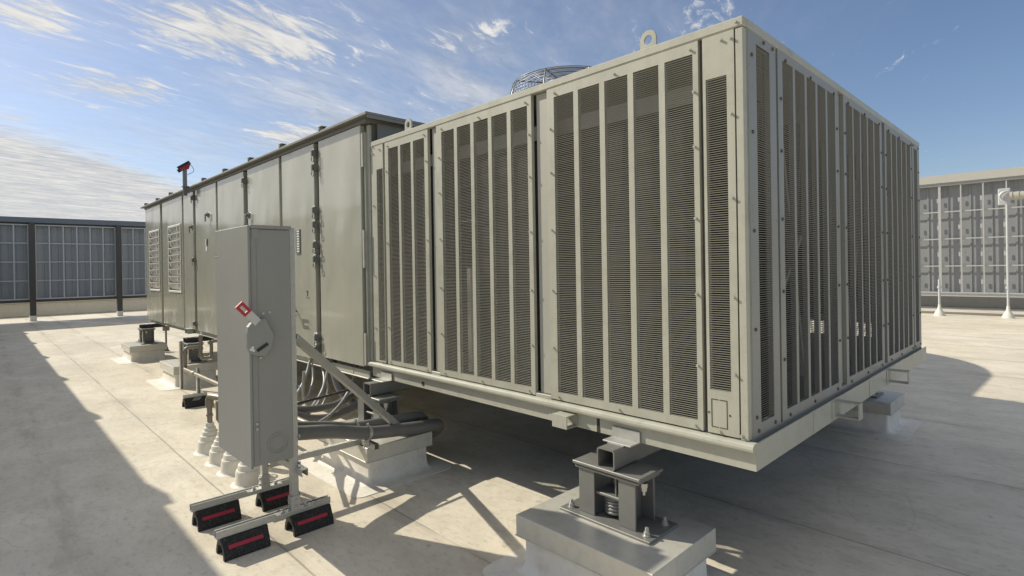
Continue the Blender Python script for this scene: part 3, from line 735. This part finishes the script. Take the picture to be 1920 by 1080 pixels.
lp = [[(-4.31,.09,.70),(-4.3,.056,.634),(-4.1,-.024,.52),(-3.9,-.159,.417),(-3.7,-.322,.366),(-3.5,-.578,.33),(-3.3,-.721,.363),(-2.95,-.95,.45)],
      [(-4.44,.15,.72),(-4.42,.123,.611),(-4.383,.151,.417),(-4.347,.121,.316),(-4.31,.033,.21),(-4.273,-.096,.222),(-4.237,-.174,.349),(-4.2,-.198,.446),(-4.19,-.19,.62)],
      [(-4.42,.0,.72),(-4.4,-.04,.654),(-4.35,-.088,.576),(-4.3,-.158,.477),(-4.25,-.239,.401),(-4.2,-.314,.345),(-4.0,-.5,.33)],
      [(-4.46,.03,.72),(-4.45,.021,.64),(-4.36,-.018,.519),(-4.27,-.075,.451),(-4.18,-.182,.342),(-4.09,-.327,.306),(-4.0,-.424,.299),(-3.8,-.65,.34)]]
lp += [[(-4.0,-.02,.72),(-3.98,-.05,.62),(-3.9,-.15,.46),(-3.75,-.33,.36),(-3.5,-.55,.345),(-3.2,-.8,.40)], [(-3.7,.12,.72),(-3.68,.05,.56),(-3.62,-.06,.43),(-3.45,-.3,.345),(-3.2,-.6,.36),(-2.95,-.9,.44)]]
for P_, l in zip(lp, ('light grey cable loop sweeping down in front of the others to the box', 'light grey cable loop curling behind the front one', 'light grey cable loop nearest the box post', 'light grey cable loop hanging straight, second from the post', 'light grey cable loop running low over the thick conduits', 'light grey cable loop closest to the steel isolator')):
    conduit('cable_loop', P_, .0145, M['condl'], l, G2)

# ------------------------------------------------------------------ pipe boots in a row
BX = [(-4.337,-1.00),(-3.968,-1.01),(-3.658,-1.01),(-3.322,-1.01)]
LB = ['white stepped pipe boot with elbow, farthest of the four','white stepped pipe boot with grey fitting, second from the back','white stepped pipe boot with clamp ring, second from the front','white stepped pipe boot behind the grey box corner, nearest of the four']
for k, (x, y) in enumerate(BX):
    t = thing('pipe_boot', (x, y, 0), LB[k], 'pipe boot', 'white pipe boots in a row')
    b = MB(); b.lathe([(.135,.001),(.118,.006),(.108,.014),(.104,.03),(.098,.10),(.094,.110),(.086,.112),(.080,.150),(.077,.153),(.068,.155),(.062,.188),(.059,.190),(.051,.192),(.046,.22),(.043,.222),(.036,.224),(.034,.262),(.0001,.264)], (x,y,0), 30, False); b.build('boot', M['boot'], t)
    b = MB()
    if k == 0:
        b.tube([(x,y,.262),(x,y,.40)], .022, 12); b.tube([(x,y,.32),(x,y,.335)], .030, 12); b.tube([(x,y,.40),(x,y,.47)], .034, 12)
        b.tube(smooth([(x,y,.44),(x,y,.475),(x+.03,y+.01,.495),(x+.2,y+.05,.5)],5), .03, 12)
    elif k == 1:
        b.tube([(x,y,.262),(x,y,.34)], .02, 12); b.tube([(x,y,.34),(x,y,.36)], .034, 12); b.tube([(x,y,.36),(x,y,.52)], .045, 14)
    else:
        b.tube([(x,y,.262),(x,y,.30)], .022, 12)
        if k == 3: b.tube([(x,y,.30),(x+.05,y-.06,.52)], .02, 12)
    b.build('pipe_fitting', M['pipe'] if k < 2 else M['condl'], t)
    if k == 2:
        b = MB(); b.tube([(x+.055*math.cos(a), y+.055*math.sin(a), .268) for a in [2*math.pi*q/24 for q in range(25)]], .006, 6, False); b.box(x+.05,y-.012,.262,x+.075,y+.012,.28); b.box(x-.07,y-.01,.262,x-.05,y+.01,.278); b.build('clamp_ring', M['bolt'], t)

# ------------------------------------------------------------------ condensate drain
t = thing('drain_pipe', (-6.74, -.6, .35), 'grey condensate drain pipe with U trap below the air handler', 'pipe')
b = MB(); xp = -6.74
b.tube(smooth([(xp,-.30,.72),(xp,-.31,.695),(xp,-.34,.69)],4), .022, 10)
b.tube([(xp,-.20,.705),(xp,-.285,.705),(xp,-.30,.69),(xp,-.30,.53),(xp,-.315,.505),(xp,-.34,.497),(xp,-.39,.497),(xp,-.415,.505),(xp,-.425,.53),(xp,-.425,.80)], .022, 10)
b.tube([(xp,-.425,.655),(xp,-.57,.655),(xp,-.598,.645),(xp,-.607,.615),(xp,-.607,.41),(xp+.01,-.612,.392),(xp+.04,-.618,.39),(-2.95,-.62,.40)], .022, 10)
for q in ((xp,-.425,.63),(xp,-.607,.60),(xp,-.425,.54)): b.tube([(q[0],q[1],q[2]-.02),(q[0],q[1],q[2]+.02)], .028, 10)
b.build('pipe', M['pipe'], t)
t = thing('pipe_post', (PX, -.575, .11), 'short galvanized strut post clamped to the drain pipe', 'strut post')
b = MB(); b.strut((PX,-.74,.130), (PX,-.485,.130), (0,0,1), .036); b.strut((PX,-.575,.1485), (PX,-.575,.455), (1,0,0)); b.box(PX-.025,-.63,.149,PX+.025,-.597,.156); b.build('post', M['galv'], t)
b = MB(); b.tube([(PX-.02,-.62,.392),(PX+.02,-.62,.392)], .031, 14); b.box(PX-.012,-.66,.38,PX+.012,-.65,.405); b.build('pipe_clamp', M['bolt'], t)
t = thing('strut_post', (-7.5, -.47, .0), 'thin galvanized post standing just behind the drain pipe trap', 'strut post')
b = MB(); b.strut((-7.5,-.47,.003),(-7.5,-.47,.66),(1,0,0)); b.build('post', M['galv'], t)
t = thing('junction_box', (-11.9, .30, 0), 'small grey junction box on a stalk with a wire, right of the pair', 'junction box', 'small junction boxes by the far curb')
b = MB(); b.box(-11.94,.24,.42,-11.86,.36,.60,.006); b.build('box', M['grey'], t)
b = MB(); b.tube([(-11.9,.30,.10),(-11.9,.30,.42)], .018, 10); b.lathe([(.07,.002),(.05,.02),(.03,.08),(.02,.12)], (-11.9,.30,0), 14); b.tube(smooth([(-11.86,.36,.50),(-11.8,.52,.48),(-11.7,.66,.52),(-11.6,.72,.62)]), .012, 8); b.build('stalk', M['cond'], t)
t = thing('junction_box', (-12.2, .02, 0), 'small grey junction box on a short stalk, left of the pair', 'junction box', 'small junction boxes by the far curb')
b = MB(); b.box(-12.24,-.05,.37,-12.16,.08,.54,.006); b.build('box', M['grey'], t)
b = MB(); b.tube([(-12.2,.01,.10),(-12.2,.01,.37)], .018, 10); b.lathe([(.07,.002),(.05,.02),(.03,.08),(.02,.12)], (-12.2,.01,0), 14); b.build('stalk', M['cond'], t)

# ------------------------------------------------------------------ signal head above the air handler roof
t = thing('beacon', (-8.48, -.10, 2.75), 'red perforated beacon on a bracket above the air handler roof', 'beacon')
x, y = -8.48, -.145
b = MB(); b.strut((x,y,2.80),(x,y,3.21),(0,-1,0),.05); b.box(x-.04,y-.04,2.93,x+.05,y+.04,2.945); b.build('bracket', M['steel'], t)
b = MB(); a, c = Vector((x+.03,y-.085,3.20)), Vector((x+.03,y+.06,3.305)); dd = (c-a).normalized(); nn = Vector((0,dd.z,-dd.y)); ex = Vector((.025,0,0))
pp = [a, c, c+nn*.018, a+dd*.11+nn*.07, a+dd*.065+nn*.055, a+nn*.032]
b.add([p_+ex for p_ in pp]+[p_-ex for p_ in pp], [(0,1,2,3,4,5)[::-1],(6,7,8,9,10,11)]+[(k,(k+1)%6,6+(k+1)%6,6+k) for k in range(6)]); b.build('red_head', M['red'], t)
b = MB(); b.bar(a-dd*.012-nn*.007, c+dd*.012-nn*.007, .06, .013, (1,0,0)); b.bar(a-dd*.008, a-dd*.008+nn*.05, .06, .014, (1,0,0))
b.build('black_rim', M['black'], t)
for k in range(6):
    for q in range(3):
        p_ = a+dd*(.026+.023*k)+nn*(.010+.018*q)
        if q*.018 < .05 - abs(k-3)*.018:
            b = MB(); b.lathe([(.006,-.003),(.006,.002),(.0001,.002)], (p_.x+.0252, p_.y, p_.z), 8, False, 0); b.build('hole', M['black'], t)
b = MB(); b.tube(smooth([(x+.03,y+.055,3.29),(x+.03,y+.10,3.25),(x+.03,y+.115,3.18),(x+.03,y+.03,3.12)],6), .0045, 6); b.build('blue_wire', M['blue'], t)

# ------------------------------------------------------------------ screens and parapets
def screen(name, origin, d, nrm, n_bays, bay, z0, z1, nm, rows, sheet, frame, post, label, cap_h=.17, posts=True, inset=.086, clips=False):
    """d: along the screen, nrm: towards the viewer"""
    O, d, nrm = Vector(origin), Vector(d), Vector(nrm)
    t = thing(name, tuple(origin), label, 'screen wall')
    def ob(b, a0, a1, q0, q1, e0, e1):
        p = [O + d*a + nrm*e for a in (a0, a1) for e in (e0, e1)]
        xs_ = [v.x for v in p]; ys_ = [v.y for v in p]; b.box(min(xs_), min(ys_), q0, max(xs_), max(ys_), q1)
    for k in range(n_bays):
        a0, a1 = k*bay + (inset if posts else 0), (k+1)*bay - (inset if posts else 0)
        b = MB(); ob(b, a0, a1, z0, z1, -.20, -.18)
        m2 = nm if clips else nm*2
        for q in range(m2): 
            aa = a0 + (a1-a0)*(q+.35)/m2; ob(b, aa, aa+.045 if q % 2 else aa+.018, z0+.03, z1-.03, -.1795, -.155)
        b.build('cladding', sheet, t)
        b = MB()
        for q in range(nm+1):
            aa = a0 + (a1-a0)*q/nm; aa = min(max(aa, a0+.017), a1-.017); ob(b, aa-.017, aa+.017, z0+.04, z1-.04, -.02, .02)
        ob(b, a0, a1, z0, z0+.0395, -.02, .02); ob(b, a0, a1, z1-.0395, z1, -.02, .02)
        for q in range(1, rows):
            zz = z0 + (z1-z0)*q/rows; ob(b, a0, a1, zz-.018, zz+.018, -.05, -.0205)
        if clips:
            for q in range(nm):
                for w in range(rows):
                    aa = a0 + (a1-a0)*(q+1)/nm - .085; zz = z0 + (z1-z0)*(w+.35)/rows; ob(b, aa, aa+.05, zz, zz+.14, -.10, -.085)
        b.build('frame', frame, t)
    tot = n_bays*bay
    b = MB(); ob(b, -.1, tot+.1, z1+.06, z1+.06+cap_h, -.28, .09); b.build('top_cap', post[1], t)
    b = MB(); ob(b, -.1, tot+.1, z1+.004, z1+.0595, -.14, -.02); ob(b, -.1, tot+.1, z0-.10, z0-.004, -.14, -.02); b.build('edge_beam', post[0], t)
    if posts:
        for k in range(n_bays+1):
            b = MB(); ob(b, k*bay-.085, k*bay+.085, .12, z1+.058, -.02+.0005, .14); p_ = b.build('post', post[0], t)
            b = MB(); ob(b, k*bay-.092, k*bay+.092, .0, .19, -.03, .147); b.build('post_boot', M['memb'], p_)
    return t
screen('screen_wall', (-24.25, -8.70, 0), (0,1,0), (1,0,0), 6, 2.53, .755, 3.395, 6, 4, M['fence'], M['fframe'], (M['brown'], mat('blue_grey_cap', (.17,.19,.215), .5, .1, .06, 2)),
       'dark blue grey screen wall with brown posts at left', .18)
screen('screen_wall', (-15.07, 20.5, 0), (1,0,0), (0,-1,0), 6, 4.32, .54, 4.08, 8, 4, M['fencew'], mat('pale_frame', (.47,.47,.455), .45, .2, .08, 4), (M['fframe'], mat('cream_cap', (.46,.445,.40), .5, 0, .06, 2)),
       'pale grey screen wall with metal studs at right', .26, posts=False, clips=True)
b = MB(); b.box(-28.6, -30, 0, -27.2, 22.4, .52, .02); b.box(-28.65, -30, .5205, -27.1, 22.4, .60, .01)
tag(b.build('parapet_wall', M['para']), 'low white parapet wall behind the left screen wall', 'parapet')
b = MB(); b.box(-27.0, 22.0, 0, 29, 23.0, .50, .02); b.box(-27.0, 21.95, .5005, 29, 23.05, .56, .01)
tag(b.build('parapet_wall', M['para']), 'low white parapet wall behind the right screen wall', 'parapet')

# poles with flared boots in front of the right screen
def pole(x, y, h, label):
    t = thing('conduit_pole', (x, y, 0), label, 'pole', 'thin poles with white boots at right')
    b = MB(); b.lathe([(.145,.002),(.135,.02),(.125,.06),(.10,.11),(.07,.16),(.05,.21),(.038,.27),(.034,.33)], (x,y,0), 28); b.build('boot', M['boot'], t)
    b = MB(); b.tube([(x,y,.30),(x,y,h)], .03, 12); b.tube([(x,y,.80),(x,y,.86)], .05, 12); b.build('pipe', M['fframe'], t); return t
pole(-1.79, 17.9, 1.05, 'short thin pole with white bell boot, left of the two')
pole(-.32, 18.0, 3.20, 'tall thin pole with white bell boot at the right edge, carrying a lamp')
t = thing('strip_lamp', (.3, 18.0, 3.3), 'long horizontal strip lamp fixed to the tall pole at right edge', 'lamp')
b = MB(); b.tube([(-.26,17.95,3.33),(1.6,17.95,3.33)], .11, 16); 
for q in range(14): b.tube([(-.22+q*.13,17.95,3.33),(-.20+q*.13,17.95,3.33)], .125, 16)
b.build('housing', mat('lamp_housing', (.42,.40,.34), .45, .1, .1, 6), t)
b = MB(); b.box(-.50,17.98,3.10,-.24,18.03,3.56,.02)
b.tube(smooth([(-.32,17.93,3.15),(-.40,17.92,3.22),(-.46,17.92,3.33),(-.40,17.92,3.44),(-.28,17.93,3.48)],5), .03, 10); b.build('mount', M['fframe'], t)

# ------------------------------------------------------------------ unseen neighbour and an added duct, there for their shadows
t = thing('unseen_neighbour_unit', (-14, -5.2, .65), 'unseen long beige rooftop unit beside the camera, there for its shadow', 'air handler')
b = MB(); b.box(-26, -7.2, .66, -5.15, -3.27, 2.83); b.build('casing', M['door'], t)  # casing of the unseen neighbour
b = MB(); b.box(-26.1, -7.3, 2.835, -5.05, -3.20, 2.905)
for k in range(7):
    x = -7.25-3.1*k; b.prism([(x-.28,2.906),(x+.20,2.906),(x+.20,3.03),(x-.02,3.05)], 1, -3.30, -3.21)
b.build('roof', M['recess'], t)  # roof of the unseen neighbour
b = MB()
for x in (-25, -20, -15, -10, -6.2):
    for y in (-6.8, -3.9): b.box(x-.4, y-.3, 0, x+.4, y+.3, .655)
b.build('leg', M['memb'], t)  # legs of the unseen neighbour
t = thing('shadow_duct', (-5.2, 6, .4), 'unseen curved duct added behind the air handler for its shadow', 'duct')  # made up and out of view, shaped for the rounded shadow at right
b = MB(); pts = [(-5.6,4.29),(-3.42,4.29),(-3.38,5.9)]
for k in range(1, 13):
    a = R(90*k/12); pts.append((-5.9+2.52*math.cos(a), 5.9+2.45*math.sin(a)))
pts += [(-7.2,8.35),(-7.2,6.6),(-5.9,6.1)]
b.prism(pts, 2, .7, 2.9); b.build('shadow_duct_body', M['paint'], t)
b = MB(); b.box(-3.41, 4.20, 2.0, -1.4, 4.35, 2.9); b.build('shadow_filler_box', M['paint'], t)  # unseen box added to close a lit sliver in the shadow
b = MB()
for x, y in ((-4.5,5.0),(-6.8,7.5)): b.box(x-.2,y-.2,0,x+.2,y+.2,.699)
b.build('leg', M['memb'], t)  # legs of the added unseen duct

# ------------------------------------------------------------------ camera
f, cx, cy, roll, pitch, yaw = 1029.914, 934.324, 504.993, -0.016243, -0.002544, 2.383730
fw = Vector((math.cos(pitch)*math.cos(yaw), math.cos(pitch)*math.sin(yaw), math.sin(pitch)))
rt = Vector((math.sin(yaw), -math.cos(yaw), 0)); up = rt.cross(fw)
r2 = rt*math.cos(roll)+up*math.sin(roll); u2 = -rt*math.sin(roll)+up*math.cos(roll)
cam = bpy.data.cameras.new('camera'); co = bpy.data.objects.new('camera', cam); COL.objects.link(co)
mw = Matrix((r2, u2, -fw)).transposed().to_4x4(); mw.translation = Vector((1.0169, -2.4848, 1.6)); co.matrix_world = mw
cam.sensor_width = 36; cam.lens = 36*f/1920; cam.shift_x = (960-cx)/1920; cam.shift_y = (cy-540)/1920
cam.clip_start = .05; cam.clip_end = 5000
S.camera = co

# ------------------------------------------------------------------ light and sky
el = math.asin(SUN.z); az = math.atan2(SUN.x, SUN.y)          # clockwise from +Y
sun = bpy.data.lights.new('sun', 'SUN'); so = bpy.data.objects.new('sun', sun); COL.objects.link(so)
sun.energy = 5.0; sun.angle = R(.55); sun.color = (1.0, .94, .80)
so.rotation_euler = SUN.to_track_quat('Z', 'Y').to_euler()
W = bpy.data.worlds.new('World'); S.world = W; W.use_nodes = True; t = NT(W.node_tree)
W.node_tree.nodes.clear()
out = t.n('ShaderNodeOutputWorld')
sky = t.n('ShaderNodeTexSky', sky_type='NISHITA', sun_disc=False, sun_elevation=el, sun_rotation=az, altitude=100, air_density=1.0, dust_density=.7, ozone_density=2.2)
D = t.n('ShaderNodeTexCoord').outputs['Generated']
sp = t.n('ShaderNodeSeparateXYZ'); t.set(sp, 0, D); X_, Y_, Z_ = sp.outputs
zc = t.m('MAXIMUM', Z_, .03)
u, v = t.m('DIVIDE', X_, zc), t.m('DIVIDE', Y_, zc)
cp = t.n('ShaderNodeCombineXYZ'); t.set(cp, 0, u); t.set(cp, 1, v); P2 = cp.outputs[0]
# cloud layer laid out on a flat sheet overhead
def rot(co_, a, sc, off=(0,0,0)):
    nd = t.n('ShaderNodeMapping'); t.set(nd, 0, co_); nd.inputs['Rotation'].default_value = (0,0,-a); nd.inputs['Location'].default_value = off
    n2 = t.n('ShaderNodeMapping'); t.set(n2, 0, nd.outputs[0]); n2.inputs['Scale'].default_value = sc; return n2.outputs[0]
def blob(cu_, cv_, su, sv, w):
    a = t.m('DIVIDE', t.m('SUBTRACT', u, cu_), su); c = t.m('DIVIDE', t.m('SUBTRACT', v, cv_), sv)
    return t.m('MULTIPLY', t.m('EXPONENT', t.m('MULTIPLY', t.m('ADD', t.m('MULTIPLY', a, a), t.m('MULTIPLY', c, c)), -1.0)), w)
st1 = t.noise(rot(P2, R(118), (1.0, 3.0, 1)), 1.25, 10, .64, .8)
st2 = t.noise(rot(P2, R(112), (1.0, 2.6, 1), (3.1,1.7,0)), 4.2, 10, .68, .9)
st3 = t.noise(rot(P2, R(118), (1.0, 2.2, 1), (7.1,4.7,0)), .9, 8, .6, .5)
W_R = t.ramp(t.m('ADD', t.m('MULTIPLY', X_, -.8), t.m('MULTIPLY', Y_, -.35)), -.25, .55)     # more cloud towards the sun side
den = None
for q in ((-2.4,.80,.50,.62,1.0),(-3.55,.55,.45,.42,.85),(-4.0,1.75,.55,.42,.95),(-1.85,1.55,.28,.22,.8),(-2.75,.15,.35,.22,.8),(-3.0,2.0,1.0,.7,.35),(-4.6,.2,.25,.2,.7),(-1.2,2.2,.6,.5,.3),(-2.9,1.1,1.2,1.1,.32)):
    bl = blob(*q); den = bl if den is None else t.m('MAXIMUM', den, bl)
tex = t.m('ADD', t.m('MULTIPLY', st1, .45), t.m('MULTIPLY', st2, .55))
wisps = t.ramp(t.m('ADD', tex, t.m('MULTIPLY', den, .25)), .590, .765)
# low bank over the left horizon
edge = t.m('ADD', t.m('ADD', u, t.m('MULTIPLY', v, 1.3)), t.m('MULTIPLY', t.m('SUBTRACT', st1, .5), 2.0))
bank = t.ramp(edge, -4.2, -5.3)
bank = t.m('MULTIPLY', bank, t.m('MULTIPLY_ADD', t.ramp(tex, .32, .56), .22, .80, clamp=True))
haze = t.m('MULTIPLY', t.m('MULTIPLY_ADD', t.ramp(st3, .36, .72), .7, .3), t.m('ADD', t.m('MULTIPLY', W_R, .30), blob(-3.1,1.9,1.6,.9,.50)))
over = t.m('MULTIPLY', t.ramp(Z_, .45, .7), .62)       # unseen overhead cloud added as neutral fill light
mask = t.m('MAXIMUM', t.m('MAXIMUM', t.m('MAXIMUM', wisps, bank), haze), over, clamp=True)
bg = t.n('ShaderNodeBackground'); t.set(bg, 0, t.mix(1.0, sky.outputs[0], (.97,.95,.99), 'MULTIPLY')); bg.inputs[1].default_value = .118
shade = t.ramp(tex, .36, .66)
cc = t.mix(shade, (.55,.57,.60), (.93,.91,.87))
bc = t.n('ShaderNodeBackground'); t.set(bc, 0, cc); bc.inputs[1].default_value = .92
mx = t.n('ShaderNodeMixShader'); t.set(mx, 0, mask); t.set(mx, 1, bg.outputs[0]); t.set(mx, 2, bc.outputs[0])
t.set(out, 0, mx.outputs[0])

S.view_settings.view_transform = 'Standard'; S.view_settings.look = 'None'; S.view_settings.exposure = 0; S.view_settings.gamma = 1
S.render.engine = 'CYCLES'
S.cycles.max_bounces = 6; S.cycles.diffuse_bounces = 4; S.cycles.glossy_bounces = 3
for o in bpy.data.objects:
    if '_w' in o: del o['_w']
